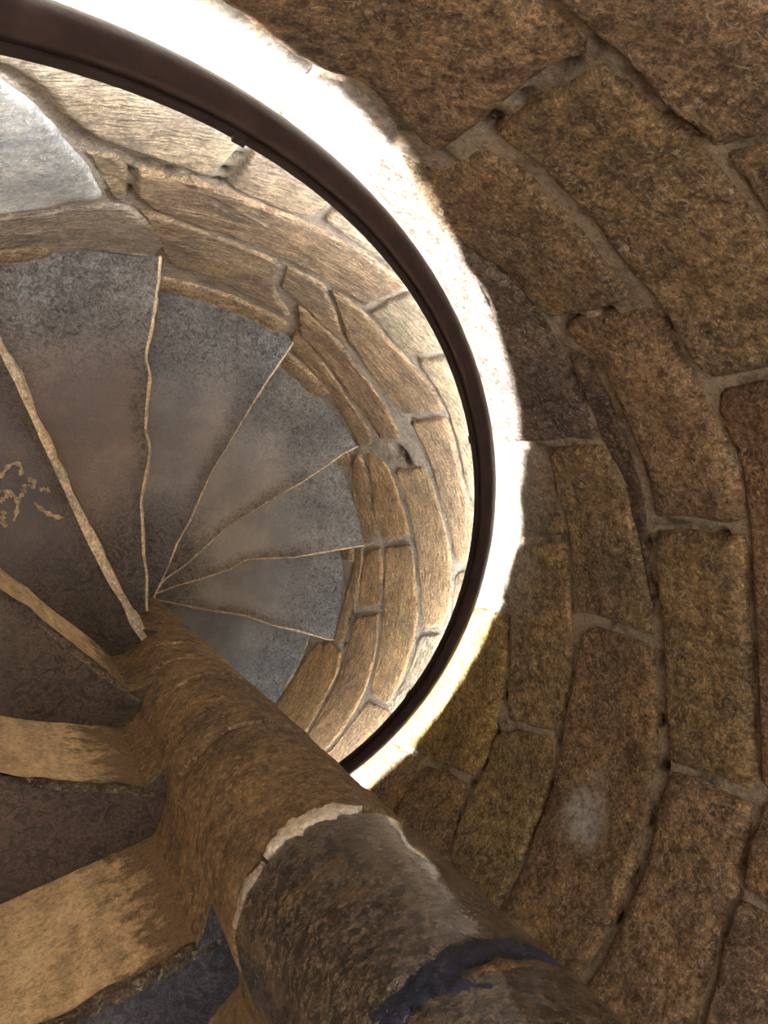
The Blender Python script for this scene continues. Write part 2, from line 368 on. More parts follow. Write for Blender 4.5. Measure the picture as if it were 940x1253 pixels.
STONES = [
 ('S1', (0.27, 0.185, 0.115), 0.0014, [(97.59, -0.8461), (94.84, -0.9248), (91.48, -0.9729), (88.01, -1.0149), (84.52, -1.0339), (82.1, -1.0234), (80.01, -1.0347), (76.86, -1.0667), (73.34, -1.102), (71.07, -1.0963), (71.28, -1.0227), (71.33, -0.954), (71.52, -0.8663), (70.99, -0.7959), (70.23, -0.7623), (71.34, -0.7489), (74.3, -0.7366), (76.87, -0.7408), (82.3, -0.7239)]),
 ('S2', (0.25, 0.175, 0.1), 0.0026, [(70.23, -0.9905), (70.37, -0.8965), (69.54, -0.7665), (67.64, -0.7555), (63.07, -0.7597), (60.07, -0.7529), (54.38, -0.7549), (49.68, -0.7561), (41.64, -0.7483), (37.18, -0.7955), (37.79, -0.8753), (37.64, -0.9937), (41.14, -1.0084), (47.15, -1.0011), (53.49, -1.0103), (61.02, -0.9959), (66.01, -0.9809)]),
 ('S3', (0.25, 0.175, 0.105), 0.0014, [(74.69, -1.1465), (72.18, -1.1537), (69.94, -1.138), (69.96, -1.0842), (69.68, -1.0239), (65.5, -1.0102), (59.62, -1.0279), (52.5, -1.0407), (47.95, -1.0427), (48.12, -1.1409), (48.82, -1.2704), (51.81, -1.2799), (56.62, -1.2717), (61.11, -1.2808), (65.4, -1.2865), (69.07, -1.2603)]),
 ('S4', (0.19, 0.15, 0.125), -0.001, [(75.98, -1.1504), (69.63, -1.2375), (65.39, -1.273), (60.88, -1.2737), (56.32, -1.2719), (51.46, -1.2832), (47.93, -1.2881), (43.46, -1.3129), (38.1, -1.3305), (31.67, -1.359), (31.63, -1.4735), (32.0, -1.6046), (32.46, -1.7692), (42.59, -1.6611), (53.26, -1.5348), (63.7, -1.4166), (74.94, -1.2862)]),
 ('S5', (0.26, 0.175, 0.105), 0.011, [(47.95, -1.2609), (47.77, -1.1611), (47.32, -1.0247), (45.31, -1.0165), (40.82, -1.0203), (33.84, -1.0254), (30.29, -1.0176), (25.29, -1.019), (21.25, -1.034), (20.48, -1.0906), (20.95, -1.1913), (20.66, -1.2806), (26.2, -1.2609), (32.32, -1.2514), (38.54, -1.2373), (42.66, -1.2267), (44.88, -1.2538)]),
 ('N1', (0.14, 0.1, 0.07), -0.0022, [(44.48, -1.2981), (42.07, -1.2519), (37.69, -1.26), (31.6, -1.2713), (25.6, -1.2809), (20.29, -1.3035), (13.67, -1.3198), (6.04, -1.3286), (8.12, -1.3373), (12.41, -1.3449), (18.47, -1.3471), (23.99, -1.3463), (28.91, -1.3457), (31.63, -1.358), (37.84, -1.3351)]),
 ('S6', (0.25, 0.155, 0.09), 0.0014, [(36.82, -0.9952), (37.08, -0.882), (36.49, -0.7881), (28.42, -0.773), (12.3, -0.8039), (-4.12, -0.837), (-6.38, -0.9391), (-9.25, -1.0432), (-3.11, -1.0553), (4.13, -1.0647), (12.58, -1.0613), (20.25, -1.0395), (25.4, -1.0223), (30.75, -1.018), (34.15, -1.0192)]),
 ('S7', (0.25, 0.18, 0.105), 0.0038, [(31.24, -1.5547), (31.11, -1.3547), (28.51, -1.3381), (23.7, -1.3371), (18.08, -1.3379), (12.03, -1.3349), (8.27, -1.3281), (4.67, -1.3318), (5.28, -1.4319), (5.83, -1.5429), (5.53, -1.6009), (10.06, -1.605), (17.02, -1.587), (24.0, -1.5791)]),
 ('S8', (0.27, 0.19, 0.1), 0.0062, [(19.43, -1.2878), (19.97, -1.2014), (19.55, -1.0994), (20.16, -1.0433), (12.65, -1.0627), (4.13, -1.0682), (-3.14, -1.0587), (-9.48, -1.046), (-9.68, -1.1273), (-10.0, -1.2121), (-10.32, -1.2812), (-3.19, -1.306), (5.22, -1.3136), (12.79, -1.3096)]),
 ('S9', (0.25, 0.18, 0.1), 0.0002, [(31.67, -1.787), (31.2, -1.5894), (23.89, -1.5978), (17.39, -1.6023), (16.42, -1.7129), (15.85, -1.8157), (14.98, -2.0204), (22.82, -1.9056)]),
 ('S10', (0.3, 0.215, 0.12), 0.0014, [(14.24, -2.0236), (15.28, -1.7941), (16.4, -1.6037), (9.27, -1.6241), (4.29, -1.6258), (0.64, -1.6217), (-6.95, -1.6373), (-13.02, -1.6461), (-13.89, -1.7576), (-15.09, -1.8786), (-8.21, -1.9166), (-1.26, -1.9159), (4.68, -1.904), (2.37, -2.1803), (8.63, -2.1176)]),
 ('S11', (0.36, 0.255, 0.105), 0.005, [(1.33, -2.196), (3.74, -1.952), (0.76, -1.924), (-4.17, -1.9278), (-10.45, -1.9272), (-16.56, -1.9317), (-22.34, -1.9224), (-26.01, -1.9616), (-26.58, -2.0615), (-27.78, -2.2396), (-28.08, -2.5302), (-23.15, -2.5048), (-8.83, -2.3243)]),
 ('S12', (0.28, 0.205, 0.1), 0.0038, [(-16.67, -1.8975), (-14.44, -1.7897), (-13.88, -1.6662), (-18.16, -1.6411), (-24.11, -1.6275), (-29.16, -1.6282), (-34.87, -1.6267), (-39.86, -1.62), (-39.42, -1.8804), (-33.18, -1.9236), (-26.85, -1.9339), (-22.87, -1.9139), (-18.73, -1.9196)]),
 ('S13', (0.29, 0.2, 0.115), 0.0014, [(-28.75, -2.2186), (-27.25, -2.0679), (-27.27, -1.9692), (-32.67, -1.9354), (-38.77, -1.8966), (-41.63, -1.9854), (-40.95, -2.2103), (-34.46, -2.245)]),
 ('S13b', (0.3, 0.21, 0.12), 0.0008, [(-34.55, -2.6284), (-28.92, -2.5515), (-28.37, -2.249), (-32.85, -2.2414), (-40.63, -2.2315), (-41.82, -2.5174)]),
 ('S14', (0.27, 0.18, 0.1), 0.0026, [(2.63, -1.5963), (4.77, -1.5276), (3.83, -1.339), (-2.44, -1.3256), (-8.59, -1.3127), (-14.23, -1.3055), (-20.35, -1.2974), (-25.6, -1.2973), (-30.67, -1.3004), (-35.84, -1.3015), (-40.03, -1.3127), (-40.86, -1.481), (-39.48, -1.6093), (-33.31, -1.6181), (-26.8, -1.6253), (-20.26, -1.6225), (-13.01, -1.6308), (-5.51, -1.6227)]),
 ('S15', (0.28, 0.19, 0.115), 0.0086, [(-10.77, -1.2723), (-10.3, -1.1867), (-10.32, -1.0509), (-12.77, -1.0465), (-16.95, -1.0535), (-20.34, -1.051), (-24.46, -1.0521), (-29.65, -1.0438), (-36.32, -1.0287), (-43.14, -1.0711), (-42.42, -1.299), (-35.98, -1.286), (-30.97, -1.2861), (-25.56, -1.2815), (-20.51, -1.2803), (-15.37, -1.2838)]),
 ('S16', (0.25, 0.17, 0.115), 0.005, [(-20.59, -1.0449), (-20.32, -0.9705), (-19.85, -0.8608), (-26.28, -0.8411), (-35.66, -0.8792), (-36.97, -1.0132), (-29.83, -1.0375), (-24.69, -1.0458)]),
 ('S17', (0.26, 0.17, 0.1), 0.0038, [(-9.72, -1.0399), (-6.83, -0.9364), (-4.48, -0.8321), (-11.94, -0.8333), (-19.11, -0.8576), (-19.74, -0.9745), (-19.72, -1.0432), (-16.34, -1.0451), (-12.73, -1.0376)]),
 ('SA', (0.25, 0.17, 0.105), 0.005, [(77.01, -0.721), (74.29, -0.7236), (70.76, -0.7315), (67.72, -0.7362), (63.63, -0.7456), (61.3, -0.7368), (59.01, -0.7375), (58.08, -0.6674), (57.53, -0.6001), (64.45, -0.5704), (71.12, -0.5572), (76.48, -0.5691), (79.18, -0.6167)]),
 ('SB', (0.24, 0.165, 0.1), 0.005, [(58.35, -0.7386), (57.61, -0.6729), (56.86, -0.6021), (50.0, -0.6217), (40.42, -0.6749), (41.21, -0.7382), (48.74, -0.7454), (53.75, -0.7418)]),
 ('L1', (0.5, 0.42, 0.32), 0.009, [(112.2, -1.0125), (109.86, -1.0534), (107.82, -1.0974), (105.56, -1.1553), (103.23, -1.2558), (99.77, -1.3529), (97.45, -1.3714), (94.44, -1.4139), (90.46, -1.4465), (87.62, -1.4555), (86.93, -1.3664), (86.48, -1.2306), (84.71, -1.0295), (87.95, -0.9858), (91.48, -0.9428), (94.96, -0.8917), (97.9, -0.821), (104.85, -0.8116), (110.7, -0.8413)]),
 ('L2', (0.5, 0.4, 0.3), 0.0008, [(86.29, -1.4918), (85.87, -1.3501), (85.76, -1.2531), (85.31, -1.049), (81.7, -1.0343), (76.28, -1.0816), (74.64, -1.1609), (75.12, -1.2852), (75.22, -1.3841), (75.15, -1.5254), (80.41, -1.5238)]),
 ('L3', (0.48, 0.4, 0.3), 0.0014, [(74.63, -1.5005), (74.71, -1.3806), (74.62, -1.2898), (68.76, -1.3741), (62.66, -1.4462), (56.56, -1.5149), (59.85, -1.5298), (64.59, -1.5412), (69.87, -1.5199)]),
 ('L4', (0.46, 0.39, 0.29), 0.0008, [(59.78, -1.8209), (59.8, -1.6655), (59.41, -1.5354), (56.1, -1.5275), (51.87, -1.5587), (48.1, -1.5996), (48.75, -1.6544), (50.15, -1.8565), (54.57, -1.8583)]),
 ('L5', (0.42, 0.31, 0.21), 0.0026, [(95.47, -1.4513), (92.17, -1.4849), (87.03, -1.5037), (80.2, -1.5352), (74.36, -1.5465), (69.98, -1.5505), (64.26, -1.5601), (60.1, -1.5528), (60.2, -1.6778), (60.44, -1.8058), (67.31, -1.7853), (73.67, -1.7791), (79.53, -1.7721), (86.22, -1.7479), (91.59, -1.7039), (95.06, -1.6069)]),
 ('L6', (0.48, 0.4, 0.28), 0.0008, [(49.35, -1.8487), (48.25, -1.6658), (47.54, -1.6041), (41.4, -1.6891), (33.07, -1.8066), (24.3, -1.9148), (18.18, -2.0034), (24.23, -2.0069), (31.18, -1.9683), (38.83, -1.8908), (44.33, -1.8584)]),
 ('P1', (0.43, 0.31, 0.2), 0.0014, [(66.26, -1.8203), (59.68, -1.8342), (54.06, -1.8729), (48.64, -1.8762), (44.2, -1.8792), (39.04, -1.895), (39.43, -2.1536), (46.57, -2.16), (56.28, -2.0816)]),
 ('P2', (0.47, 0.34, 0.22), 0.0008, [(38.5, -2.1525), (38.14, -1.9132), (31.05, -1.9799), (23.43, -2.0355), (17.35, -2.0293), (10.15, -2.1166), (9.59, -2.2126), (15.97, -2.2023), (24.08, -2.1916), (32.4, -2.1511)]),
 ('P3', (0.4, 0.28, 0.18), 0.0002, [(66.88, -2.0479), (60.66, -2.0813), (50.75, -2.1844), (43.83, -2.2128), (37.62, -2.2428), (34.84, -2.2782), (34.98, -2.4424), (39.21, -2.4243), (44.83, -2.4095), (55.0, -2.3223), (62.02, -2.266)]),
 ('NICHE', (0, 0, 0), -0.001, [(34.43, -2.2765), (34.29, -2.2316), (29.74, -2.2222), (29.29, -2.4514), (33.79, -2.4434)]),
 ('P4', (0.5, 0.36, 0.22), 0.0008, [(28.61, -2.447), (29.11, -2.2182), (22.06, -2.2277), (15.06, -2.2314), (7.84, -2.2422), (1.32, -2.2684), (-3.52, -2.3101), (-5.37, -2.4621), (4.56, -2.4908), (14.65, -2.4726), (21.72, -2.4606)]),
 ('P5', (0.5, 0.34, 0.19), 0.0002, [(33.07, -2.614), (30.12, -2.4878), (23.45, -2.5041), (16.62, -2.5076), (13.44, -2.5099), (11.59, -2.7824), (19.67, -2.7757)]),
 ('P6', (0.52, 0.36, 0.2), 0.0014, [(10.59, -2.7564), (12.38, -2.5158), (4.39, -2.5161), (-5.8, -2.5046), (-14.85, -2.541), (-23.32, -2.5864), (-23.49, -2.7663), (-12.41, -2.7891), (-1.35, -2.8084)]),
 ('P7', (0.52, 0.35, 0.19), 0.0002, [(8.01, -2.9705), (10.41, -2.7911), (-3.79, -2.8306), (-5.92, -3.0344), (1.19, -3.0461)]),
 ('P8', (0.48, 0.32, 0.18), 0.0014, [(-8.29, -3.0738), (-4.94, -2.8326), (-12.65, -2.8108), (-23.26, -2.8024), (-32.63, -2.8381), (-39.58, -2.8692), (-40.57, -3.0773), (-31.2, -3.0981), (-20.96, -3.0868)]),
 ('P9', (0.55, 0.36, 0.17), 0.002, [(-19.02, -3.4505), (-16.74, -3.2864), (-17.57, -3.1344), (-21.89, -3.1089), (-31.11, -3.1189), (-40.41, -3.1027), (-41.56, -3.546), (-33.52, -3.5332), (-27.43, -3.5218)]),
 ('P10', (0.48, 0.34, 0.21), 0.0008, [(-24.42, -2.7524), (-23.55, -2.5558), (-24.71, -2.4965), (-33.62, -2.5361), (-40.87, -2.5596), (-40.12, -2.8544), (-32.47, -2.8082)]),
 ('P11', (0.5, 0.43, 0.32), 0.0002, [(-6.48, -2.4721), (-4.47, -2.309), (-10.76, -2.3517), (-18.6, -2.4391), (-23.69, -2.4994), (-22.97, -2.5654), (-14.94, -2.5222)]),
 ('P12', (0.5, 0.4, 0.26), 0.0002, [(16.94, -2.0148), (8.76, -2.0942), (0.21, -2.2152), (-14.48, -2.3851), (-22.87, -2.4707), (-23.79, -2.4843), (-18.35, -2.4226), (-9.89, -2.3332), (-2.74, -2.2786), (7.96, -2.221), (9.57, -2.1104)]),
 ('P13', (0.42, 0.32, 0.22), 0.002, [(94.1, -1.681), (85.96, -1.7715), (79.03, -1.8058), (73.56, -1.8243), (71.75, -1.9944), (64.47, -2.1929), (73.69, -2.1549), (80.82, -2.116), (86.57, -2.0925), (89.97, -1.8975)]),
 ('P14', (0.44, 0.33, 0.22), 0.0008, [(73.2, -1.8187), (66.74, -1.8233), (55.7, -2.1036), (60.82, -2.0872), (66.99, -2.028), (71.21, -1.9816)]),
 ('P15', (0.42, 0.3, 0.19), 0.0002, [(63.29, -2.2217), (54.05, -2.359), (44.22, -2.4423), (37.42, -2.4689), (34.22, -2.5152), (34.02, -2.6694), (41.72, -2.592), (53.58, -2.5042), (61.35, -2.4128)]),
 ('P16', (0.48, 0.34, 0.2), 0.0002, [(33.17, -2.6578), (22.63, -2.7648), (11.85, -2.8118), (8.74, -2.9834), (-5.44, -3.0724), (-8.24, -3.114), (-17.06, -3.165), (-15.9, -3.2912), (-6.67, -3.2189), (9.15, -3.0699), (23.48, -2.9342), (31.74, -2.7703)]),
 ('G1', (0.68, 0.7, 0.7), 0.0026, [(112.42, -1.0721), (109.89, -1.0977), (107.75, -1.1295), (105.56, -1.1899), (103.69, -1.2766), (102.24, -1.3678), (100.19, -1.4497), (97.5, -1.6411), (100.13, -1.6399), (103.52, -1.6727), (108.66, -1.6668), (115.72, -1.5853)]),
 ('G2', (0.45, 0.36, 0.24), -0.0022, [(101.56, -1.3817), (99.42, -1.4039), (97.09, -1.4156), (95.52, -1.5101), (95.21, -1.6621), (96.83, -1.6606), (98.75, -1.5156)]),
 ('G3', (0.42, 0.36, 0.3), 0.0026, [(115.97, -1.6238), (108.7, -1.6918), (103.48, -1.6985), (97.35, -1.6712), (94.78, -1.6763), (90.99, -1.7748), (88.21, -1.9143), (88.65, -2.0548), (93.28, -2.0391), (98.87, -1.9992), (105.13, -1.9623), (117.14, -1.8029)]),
]
rnds = {'S5': .05, 'S1': .035, 'S8': .035, 'S15': .045, 'L1': .03, 'S11': .03}
def spot(cu, cz, rad):
    return lambda V: np.clip(1.5 - np.hypot(V[:, 0] - cu, V[:, 1] - cz) / rad, 0, 1)
def rail_glow(V):          # light of the rail strip, whitened into the colour of nearby courses
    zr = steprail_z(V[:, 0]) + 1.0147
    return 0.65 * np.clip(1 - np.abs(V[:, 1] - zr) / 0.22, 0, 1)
polys = []
for i, (nm, colr, prot, po) in enumerate(STONES):
    P = np.radians(np.array(po)[:, 0]); P = np.stack([P, np.array(po)[:, 1]], 1)
    polys.append(P)
    if nm == 'NICHE': continue
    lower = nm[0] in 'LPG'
    st = rail_glow if lower or nm in ('S9', 'S10') else None
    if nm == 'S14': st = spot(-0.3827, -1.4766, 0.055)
    stone(P, prot, colr, M['pale_stone' if nm == 'G1' else 'lit_stone' if lower else 'wall_stone'], 11 + i, rnd=rnds.get(nm, .012 if lower else .018), rough=.005 if lower else .015, joint=.0005 if lower else .0015, wob=.004, stain_glow=st)
# the courses that carry on round the tower
def inside(pt, poly):
    x, y = pt; c = False; n = len(poly); j = n - 1
    for i in range(n):
        if (poly[i, 1] > y) != (poly[j, 1] > y) and x < (poly[j, 0] - poly[i, 0]) * (y - poly[i, 1]) / (poly[j, 1] - poly[i, 1]) + poly[i, 0]: c = not c
        j = i
    return c
beds = [-4.42, -4.13, -3.84, -3.55, -3.30, -3.07, -2.78, -2.50, -2.22, -1.92, -1.61, -1.305, -1.025, -0.73, -0.43, -0.13, 0.17, 0.47, 0.77, 0.93]
def covered(a, za, zb):
    n = 0
    for fz in (.2, .5, .8):
        n += any(inside((a + sh, za + fz * (zb - za)), P) for P in polys for sh in (0, -2 * np.pi))
    return n >= 1
for ci in range(len(beds) - 1):
    za, zb = beds[ci], beds[ci + 1]
    start = math.radians(150) + rng.uniform(0, .3)
    th = start + np.linspace(0, 2 * np.pi, 420)
    free = [not covered(t % (2 * np.pi), za, zb) for t in th]
    runs = []; i = 0
    while i < len(th):
        if not free[i]: i += 1; continue
        j = i
        while j + 1 < len(th) and free[j + 1]: j += 1
        if th[j] - th[i] > .05: runs.append((th[i], th[j]))
        i = j + 1
    for (ra, rb) in runs:
        n = max(1, round((rb - ra) / .56)); cuts = np.linspace(ra, rb, n + 1)
        cuts[1:-1] += rng.uniform(-.08, .08, n - 1)
        for a, a2 in zip(cuts[:-1], cuts[1:]):
            j = lambda: rng.uniform(-.008, .008)
            m = (a + a2) / 2
            P = np.array([(a, za + j()), (m, za + j()), (a2, za + j()), (a2, zb + j()), (m, zb + j()), (a, zb + j())])
            k = rng.uniform(.85, 1.15)
            ml = m % (2 * np.pi); ml = ml - 2 * np.pi if ml > 4.3 else ml
            base = np.array((.44, .33, .22) if (za + zb) / 2 < steprail_z(ml) + 1.0 else (.26, .18, .11)) * k  # paler below the rail's light edge, lit look put into the colour
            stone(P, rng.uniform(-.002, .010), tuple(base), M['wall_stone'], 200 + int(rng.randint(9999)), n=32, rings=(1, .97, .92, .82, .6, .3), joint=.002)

# floor at the foot of the shaft
def build_floor():
    n = 48; V = [(0, 0, -4.45)]
    for r in (.5, 1.02):
        V += [(r * math.cos(i * 2 * math.pi / n), r * math.sin(i * 2 * math.pi / n), -4.45) for i in range(n)]
    F = [(0, 1 + i, 1 + (i + 1) % n) for i in range(n)] + [(1 + i, 1 + n + i, 1 + n + (i + 1) % n, 1 + (i + 1) % n) for i in range(n)]
    o = link('floor', mesh('floor', W(np.array(V)), F, None, {'stain_glow': np.zeros(len(V))}, False), M['pale_mortar'])
    tag(o, 'flat stone floor at the foot of the stair shaft', 'floor', kind='structure')
build_floor()

# ------------------------------------------------------------------ steps
#            mid colour (walked, raised for its sheen), edge colour, deposit strength, nosing width, label
STEP = {
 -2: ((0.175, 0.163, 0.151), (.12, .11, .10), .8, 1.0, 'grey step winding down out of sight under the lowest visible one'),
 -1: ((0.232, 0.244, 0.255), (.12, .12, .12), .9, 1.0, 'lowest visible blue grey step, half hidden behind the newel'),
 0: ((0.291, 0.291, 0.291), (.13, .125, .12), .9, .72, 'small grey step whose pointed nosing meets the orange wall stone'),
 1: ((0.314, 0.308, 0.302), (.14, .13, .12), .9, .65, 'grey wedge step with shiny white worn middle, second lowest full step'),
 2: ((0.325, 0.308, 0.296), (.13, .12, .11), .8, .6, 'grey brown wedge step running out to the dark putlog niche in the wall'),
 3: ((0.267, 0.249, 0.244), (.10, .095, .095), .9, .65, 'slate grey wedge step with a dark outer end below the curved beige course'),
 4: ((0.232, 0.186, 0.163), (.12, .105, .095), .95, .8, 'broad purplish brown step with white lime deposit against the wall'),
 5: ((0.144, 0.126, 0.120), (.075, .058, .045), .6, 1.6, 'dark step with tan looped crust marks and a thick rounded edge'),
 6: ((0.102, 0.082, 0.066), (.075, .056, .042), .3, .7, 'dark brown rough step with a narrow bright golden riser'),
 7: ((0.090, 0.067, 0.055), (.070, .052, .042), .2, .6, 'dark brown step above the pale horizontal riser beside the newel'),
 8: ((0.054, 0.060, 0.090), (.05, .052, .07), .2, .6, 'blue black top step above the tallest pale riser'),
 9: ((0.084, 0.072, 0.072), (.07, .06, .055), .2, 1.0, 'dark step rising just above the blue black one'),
}
def build_step(k):
    mid, edge, dep, nw, label = STEP[k]
    z = tread_z(k)
    rr, a0 = nosing_angle(k); _, a1 = nosing_angle(k + 1)
    hi = 0 <= k <= 8
    ns, nt = (72, 40) if hi else (30, 14)
    r = 0.1 + (1.012 - 0.1) * np.linspace(0, 1, ns)
    A0 = np.interp(r, rr, a0); A1 = np.interp(r, rr, a1) + np.minimum(.05 / r, .3)
    t = np.linspace(0, 1, nt)
    R_, T_ = np.meshgrid(r, t, indexing='ij')
    nwid = 0.010 * nw
    A = A0[:, None] * (1 - T_) + A1[:, None] * T_
    X, Y = R_ * np.cos(A), R_ * np.sin(A)
    worn = np.exp(-((R_ - .56) / .22) ** 4)
    zz = z - 0.010 * np.exp(-((R_ - .6) / .2) ** 2) * np.exp(-T_ * 3) + (0.005 * (1 - worn) + .0015) * fbm(X * 22, Y * 22, 40 + k, 4) - 0.002
    root = thing('stone_step', label or 'plain stone step out of sight further round the stair', 'step', W(np.array((0.55 * math.cos(A[ns // 2, nt // 2]), 0.55 * math.sin(A[ns // 2, nt // 2]), z - H))), 'winding stone steps')
    P = np.stack([X, Y, zz], -1).reshape(-1, 3)
    F = grid_faces(ns, nt)
    sm = (worn * np.clip(T_ * 6, .25, 1)).ravel(); ws = np.clip((R_ - .70) / .22, 0, 1).ravel()
    # back and underside close the block
    n0 = len(P)
    back = np.stack([r * np.cos(A1), r * np.sin(A1), np.full(ns, z - H + .002)], -1)
    front = np.stack([r * np.cos(A0 - nwid * .4 / r), r * np.sin(A0 - nwid * .4 / r), np.full(ns, z - H + .002)], -1)
    P = np.vstack([P, back, front])
    for i in range(ns - 1):
        F.append((i * nt + nt - 1, (i + 1) * nt + nt - 1, n0 + i + 1, n0 + i))
        F.append((n0 + i, n0 + i + 1, n0 + ns + i + 1, n0 + ns + i))
    sm = np.r_[sm, np.zeros(2 * ns)]; ws = np.r_[ws, np.zeros(2 * ns)]
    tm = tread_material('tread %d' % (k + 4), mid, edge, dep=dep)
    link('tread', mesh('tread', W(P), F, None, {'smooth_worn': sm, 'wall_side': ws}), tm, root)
    # nosing: a worn rounded lip along the front edge
    ch = fbm(r * 26, r * 0 + k, 60 + k, 3)
    wv = nwid * (1 + .5 * ch)
    prof = [(0.25, .0015), (-.1, .001), (-.55, -.003), (-.9, -.009), (-1.05, -.018)]
    z0 = zz[:, 0]
    V = []
    for i in range(ns):
        tx, ty = math.sin(A0[i]), -math.cos(A0[i])           # clockwise, out of the riser
        bx, by = r[i] * math.cos(A0[i]), r[i] * math.sin(A0[i])
        for (d, dzz) in prof:
            V.append((bx - tx * d * wv[i], by - ty * d * wv[i], z0[i] + dzz * (1 + .4 * ch[i])))
    link('nosing', mesh('nosing', W(np.array(V)), grid_faces(ns, len(prof)), None, {'stain_glow': np.zeros(len(V))}), M['nosing' if k < 6 else 'dark_nosing'], root)
    # riser
    nv = 16 if hi else 5
    V = []; st = []
    for i in range(ns):
        tx, ty = math.sin(A0[i]), -math.cos(A0[i])
        bx, by = r[i] * math.cos(A0[i]), r[i] * math.sin(A0[i])
        for j in range(nv):
            f = j / (nv - 1)
            d = 1.05 * wv[i] * (1 - .5 * f) + .004 * fbm(r[i] * 14, f * 4, 80 + k, 3)
            V.append((bx + tx * d, by + ty * d, (z0[i] - .018) * (1 - f) + (z - H - .02) * f))
            st.append(np.clip((.27 - r[i]) / .13, 0, 1))
    link('riser', mesh('riser', W(np.array(V)), grid_faces(ns, nv), None, {'stain_glow': st}), M['riser'], root)
    if k >= 5:      # the step swells into the newel: a cove between riser and drum
        ra = .145; ia = np.interp(ra, rr, a0); ib = np.interp(RN, rr, a0)
        P0 = np.array((ra * math.cos(ia), ra * math.sin(ia))); P1 = np.array((RN * math.cos(ib), RN * math.sin(ib)))
        ic = ib - .55; P2 = np.array(((RN - .004) * math.cos(ic), (RN - .004) * math.sin(ic)))
        q = np.linspace(0, 1, 14)[:, None]
        C = (1 - q) ** 2 * P0 + 2 * q * (1 - q) * P1 + q * q * P2
        C = C + .010 * np.sin(np.pi * q) * (P1 - (P0 + P2) / 2) * -1 / np.linalg.norm(P1 - (P0 + P2) / 2)
        zs = [z - .006, z - .012] + list(np.linspace(z - .05, z - H - .012, 6))
        V = [(*(c_ * (1 - (.03 if j == 0 else 0)) if False else c_ + (P1 - c_) * (.06 if j == 0 else 0)), zz_) for c_ in C for j, zz_ in enumerate(zs)]
        F = grid_faces(14, len(zs))
        V.append((*P1, z - .006)); n1 = len(V) - 1
        F += [(i * len(zs), n1, (i + 1) * len(zs)) for i in range(13)]
        nf = len(F)
        o = link('newel_cove', mesh('newel_cove', W(np.array(V)), F, None, {'stain_glow': np.zeros(len(V))}), M['newel'], root)
        o.data.materials.append(tm)
        mi = [0] * nf; mi[-13:] = [1] * 13
        for i in range(13): mi[i * (len(zs) - 1)] = 1
        o.data.polygons.foreach_set('material_index', mi)
    return root
steps = {k: build_step(k) for k in range(-2, 10)}

# ------------------------------------------------------------------ newel
newel = thing('newel_post', 'thick round stone newel built of drums, dark and hand polished near the top', 'newel', W(np.array((0, 0, -4.45))))
joints = [-4.45, -4.16, -3.87, -3.58, -3.29, -3.0, -2.71, -2.42, -2.13, -1.85, -1.63, -1.50, -1.335, -1.045, -0.728, -0.46, -0.16, 0.14, 0.44]
def drum(za, zb, i, mat, ga, gb):
    nu, nv = 88, 40
    u = np.linspace(0, 2 * np.pi, nu, endpoint=False); f = np.linspace(0, 1, nv)
    U, Fz = np.meshgrid(u, f, indexing='ij')
    # ragged ends of the drum follow the joint
    lo = za + ga + .004 * fbm(U * 3, U * 0 + i, 7 * i + 1, 3); hi_ = zb - gb + .004 * fbm(U * 3, U * 0 + i + 9, 7 * i + 2, 3)
    Z = lo + (hi_ - lo) * Fz
    e = np.minimum(Z - lo, hi_ - Z)
    rd = RN - .010 * (1 - np.sqrt(1 - (1 - np.clip(e / .016, 0, 1)) ** 2)) + .004 * fbm(U * 4, Z * 14, 90 + i, 4)
    P = np.stack([rd * np.cos(U), rd * np.sin(U), Z], -1).reshape(-1, 3)
    F = grid_faces(nu, nv, True)
    F.append(tuple(i_ * nv for i_ in range(nu))[::-1]); F.append(tuple(i_ * nv + nv - 1 for i_ in range(nu)))
    link('drum', mesh('drum', W(P), F, None, {'stain_glow': np.zeros(len(P))}), mat, newel)
def band(z, a0, a1, wf, rad, i, mat, name, tilt=0.0, label=None):
    """a ragged strip of joint filling lying on the drum, from angle a0 to a1 (degrees)"""
    nu, nv = 60, 9
    u = np.radians(np.linspace(a0, a1, nu)); f = np.linspace(-1, 1, nv)
    U, Fz = np.meshgrid(u, f, indexing='ij')
    q = (U - U.min()) / (U.max() - U.min())
    wd = np.interp(q, np.linspace(0, 1, len(wf)), wf) * (1 + .9 * fbm(U * 16, Fz * .8 + i, 31 + i, 4))
    Z = z + tilt * (q - .5) + .006 * fbm(U * 7, U * 0, 77 + i, 3) + Fz * wd
    rd = rad - .005 * np.abs(Fz) ** 4 + .0012 * fbm(U * 14, Z * 60, 130 + i, 3)
    P = np.stack([rd * np.cos(U), rd * np.sin(U), Z], -1).reshape(-1, 3)
    o = link(name, mesh(name, W(P), grid_faces(nu, nv), None, {'stain_glow': np.zeros(len(P))}), mat, newel)
    if label: o['label'] = label
def ring(z, i):
    nu = 60; u = np.linspace(0, 2 * np.pi, nu, endpoint=False)
    V = [((RN - .012) * math.cos(t), (RN - .012) * math.sin(t), z + d) for t in u for d in (-.008, .008)]
    link('mortar_joint', mesh('mortar_joint', W(np.array(V)), grid_faces(nu, 2, True), None, {'stain_glow': np.zeros(len(V))}), M['brown_patch'], newel)
for i in range(len(joints) - 1):
    za, zb = joints[i], joints[i + 1]
    drum(za, zb, i, M['polished'] if za >= -0.73 else M['newel'], .0022, .0022)
for i, z in enumerate(joints[1:-1]): ring(z, i)
band(-.728, 76, 136, (.0005, .012, .021, .020, .017, .012, .004), RN + .0015, 1, M['lime_band'], 'lime_joint', label='white lime filling of the joint')
band(-.722, 138, 174, (.001, .008, .012, .009, .002), RN + .0012, 2, M['pale_mortar'], 'lime_joint')
band(-.462, 48, 135, (.010, .020, .018, .022, .026), RN + .001, 3, M['blue_joint'], 'broken_joint', label='chipped blue black joint')
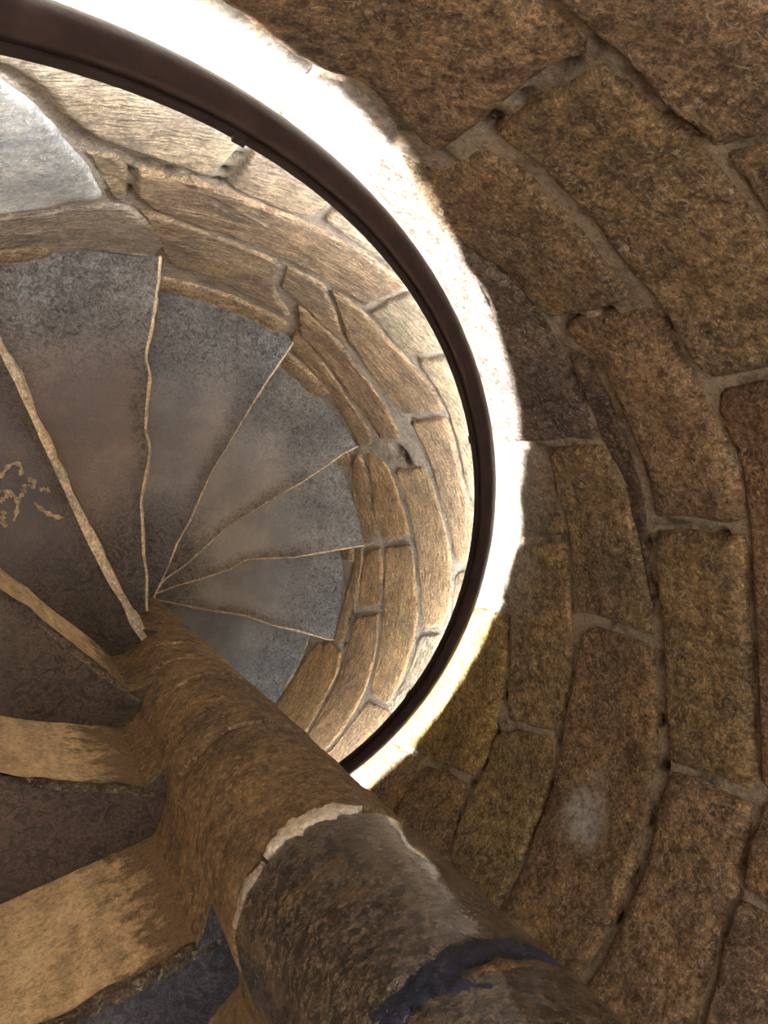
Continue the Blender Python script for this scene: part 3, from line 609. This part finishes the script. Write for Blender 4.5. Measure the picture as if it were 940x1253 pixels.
band(-.425, 78, 112, (.0005, .008, .012, .010), RN + .001, 4, M['blue_joint'], 'broken_joint', -.05)
band(-.440, 72, 96, (.0005, .012, .0005), RN + .002, 5, M['brown_patch'], 'stone_chip')
band(-1.045, 78, 110, (.0003, .0015, .002, .0015, .0003), RN + .0005, 6, M['joint_line'], 'mortar_line')
band(-1.338, 74, 128, (.0003, .003, .002, .004, .0005), RN + .0008, 7, M['joint_line'], 'mortar_line')
band(-1.48, 76, 130, (.0005, .005, .006, .008, .0005), RN + .001, 8, M['joint_line'], 'mortar_line', -.10)
band(-1.63, 72, 125, (.0005, .006, .005, .003, .0005), RN + .001, 9, M['joint_line'], 'mortar_line', -.06)

# ------------------------------------------------------------------ handrail with a light strip on its wall side
rail = thing('handrail', 'dark brown curved handrail on the wall, lit from its wall side', 'handrail', W(np.array((.914, 0, steprail_z(0)))))
A_LO, A_HI = math.radians(-80), math.radians(232)
def sweep(prof, a0=A_LO, a1=A_HI, n=420, closed=True):
    a = np.linspace(a0, a1, n); p = np.array(prof)
    zc = steprail_z(a) + 1.0147
    V = np.stack([np.outer(np.cos(a), p[:, 0]), np.outer(np.sin(a), p[:, 0]), zc[:, None] + p[:, 1][None]], -1).reshape(-1, 3)
    m = len(p); F = []
    for i in range(n - 1):
        for j in range(m if closed else m - 1):
            k = (j + 1) % m
            F.append((i * m + j, i * m + k, (i + 1) * m + k, (i + 1) * m + j))
    if closed: F += [tuple(range(m))[::-1], tuple((n - 1) * m + j for j in range(m))]
    return W(V), F
top = [(.8925, -.010), (.8930, .004), (.8965, .013), (.905, .0185), (.916, .0200), (.927, .0180), (.9345, .013), (.9375, .0065), (.9375, .0028), (.9335, .0028), (.930, .000), (.922, -.004), (.922, -.010)]
V, F = sweep(top); link('rail', mesh('rail', V, F), M['rail'], rail)
V, F = sweep([(.8890, -.012), (.8890, -.030), (.9200, -.030), (.9200, -.012)]); link('flat_bar', mesh('flat_bar', V, F, smooth=False), M['bar'], rail)
V, F = sweep([(.9215, -.0045), (.9215, -.0090), (.9265, -.0090), (.9265, -.0045)]); o = link('light_strip', mesh('light_strip', V, F, smooth=False), M['lamp'], rail)
o['label'] = 'glowing white light strip'
def box_at(a, rad, dzc, sx, sy, szz, name, mat):
    zc = steprail_z(a) + 1.0147 + dzc
    c, s = math.cos(a), math.sin(a); V = []
    for i in (-1, 1):
        for j in (-1, 1):
            for k in (-1, 1):
                rr_ = rad + i * sx; tt = j * sy
                V.append((rr_ * c - tt * s, rr_ * s + tt * c, zc + k * szz + .6565 * tt / rad))
    F = [(0, 1, 3, 2), (4, 6, 7, 5), (0, 4, 5, 1), (2, 3, 7, 6), (0, 2, 6, 4), (1, 5, 7, 3)]
    return link(name, mesh(name, W(np.array(V)), F, smooth=False), mat, rail)
for a in (91.4, 37.5, -16.9):
    box_at(math.radians(a), .8885, -.020, .005, .010, .009, 'bolt', M['bar'])
for a in (A_LO + .01, A_HI - .01):
    box_at(a, .965, -.018, .06, .012, .010, 'bracket', M['bar'])

# tan looped crust on the dark step
def build_crust():
    k = 5; root = steps[5]; V = []; F = []
    z = tread_z(5) + .001
    curves = [[(-0.3308, 0.445), (-0.3185, 0.4665), (-0.3033, 0.4782), (-0.2885, 0.4667), (-0.2948, 0.45)], [(-0.3312, 0.4203), (-0.3105, 0.4152), (-0.2987, 0.4001), (-0.3022, 0.3701), (-0.3085, 0.3569)], [(-0.2987, 0.4001), (-0.2862, 0.42), (-0.286, 0.4334)], [(-0.2799, 0.4367), (-0.2736, 0.4451), (-0.2661, 0.4367), (-0.2709, 0.425), (-0.28, 0.4317)], [(-0.3317, 0.3955), (-0.3226, 0.407), (-0.3075, 0.4118)], [(-0.2587, 0.4199), (-0.2463, 0.4232), (-0.2402, 0.4164)], [(-0.2684, 0.3947), (-0.2533, 0.3777), (-0.2317, 0.3654), (-0.2129, 0.3616)], [(-0.3246, 0.3789), (-0.3295, 0.3541), (-0.3207, 0.3456)], [(-0.3486, 0.4368), (-0.337, 0.4269), (-0.3314, 0.4137)], [(-0.3752, 0.4205), (-0.3581, 0.4008), (-0.3407, 0.3907)]]
    for P in curves:
        P = np.array(P); m = 26
        for _ in range(2): P = np.vstack([P[:1]] + [np.array([a_ * .75 + b_ * .25, a_ * .25 + b_ * .75]) for a_, b_ in zip(P[:-1], P[1:])] + [P[-1:]])
        d = np.r_[0, np.cumsum(np.linalg.norm(np.diff(P, axis=0), axis=1))]
        s = np.linspace(0, d[-1], m); C = np.stack([np.interp(s, d, P[:, 0]), np.interp(s, d, P[:, 1])], 1)
        b = len(V)
        for i in range(m):
            tv = C[min(i + 1, m - 1)] - C[max(i - 1, 0)]; tv /= np.linalg.norm(tv) + 1e-9; nv = np.array((-tv[1], tv[0]))
            wd = .0042 * (1 + .45 * math.sin(i * .9 + b)) * min(1, (i + .6) / 2, (m - i - .4) / 2)
            for (o, hh) in ((-1, -.004), (-.5, .002), (.5, .002), (1, -.004)):
                q = C[i] + nv * o * wd; V.append((q[0], q[1], z + hh))
        for i in range(m - 1):
            for j in range(3): F.append((b + i * 4 + j, b + i * 4 + j + 1, b + i * 4 + j + 5, b + i * 4 + j + 4)[::-1])
    o = link('crust', mesh('crust', W(np.array(V)), F, None, {'stain_glow': np.zeros(len(V))}), M['crust'], root)
    o['label'] = 'tan looped crust marks'
build_crust()
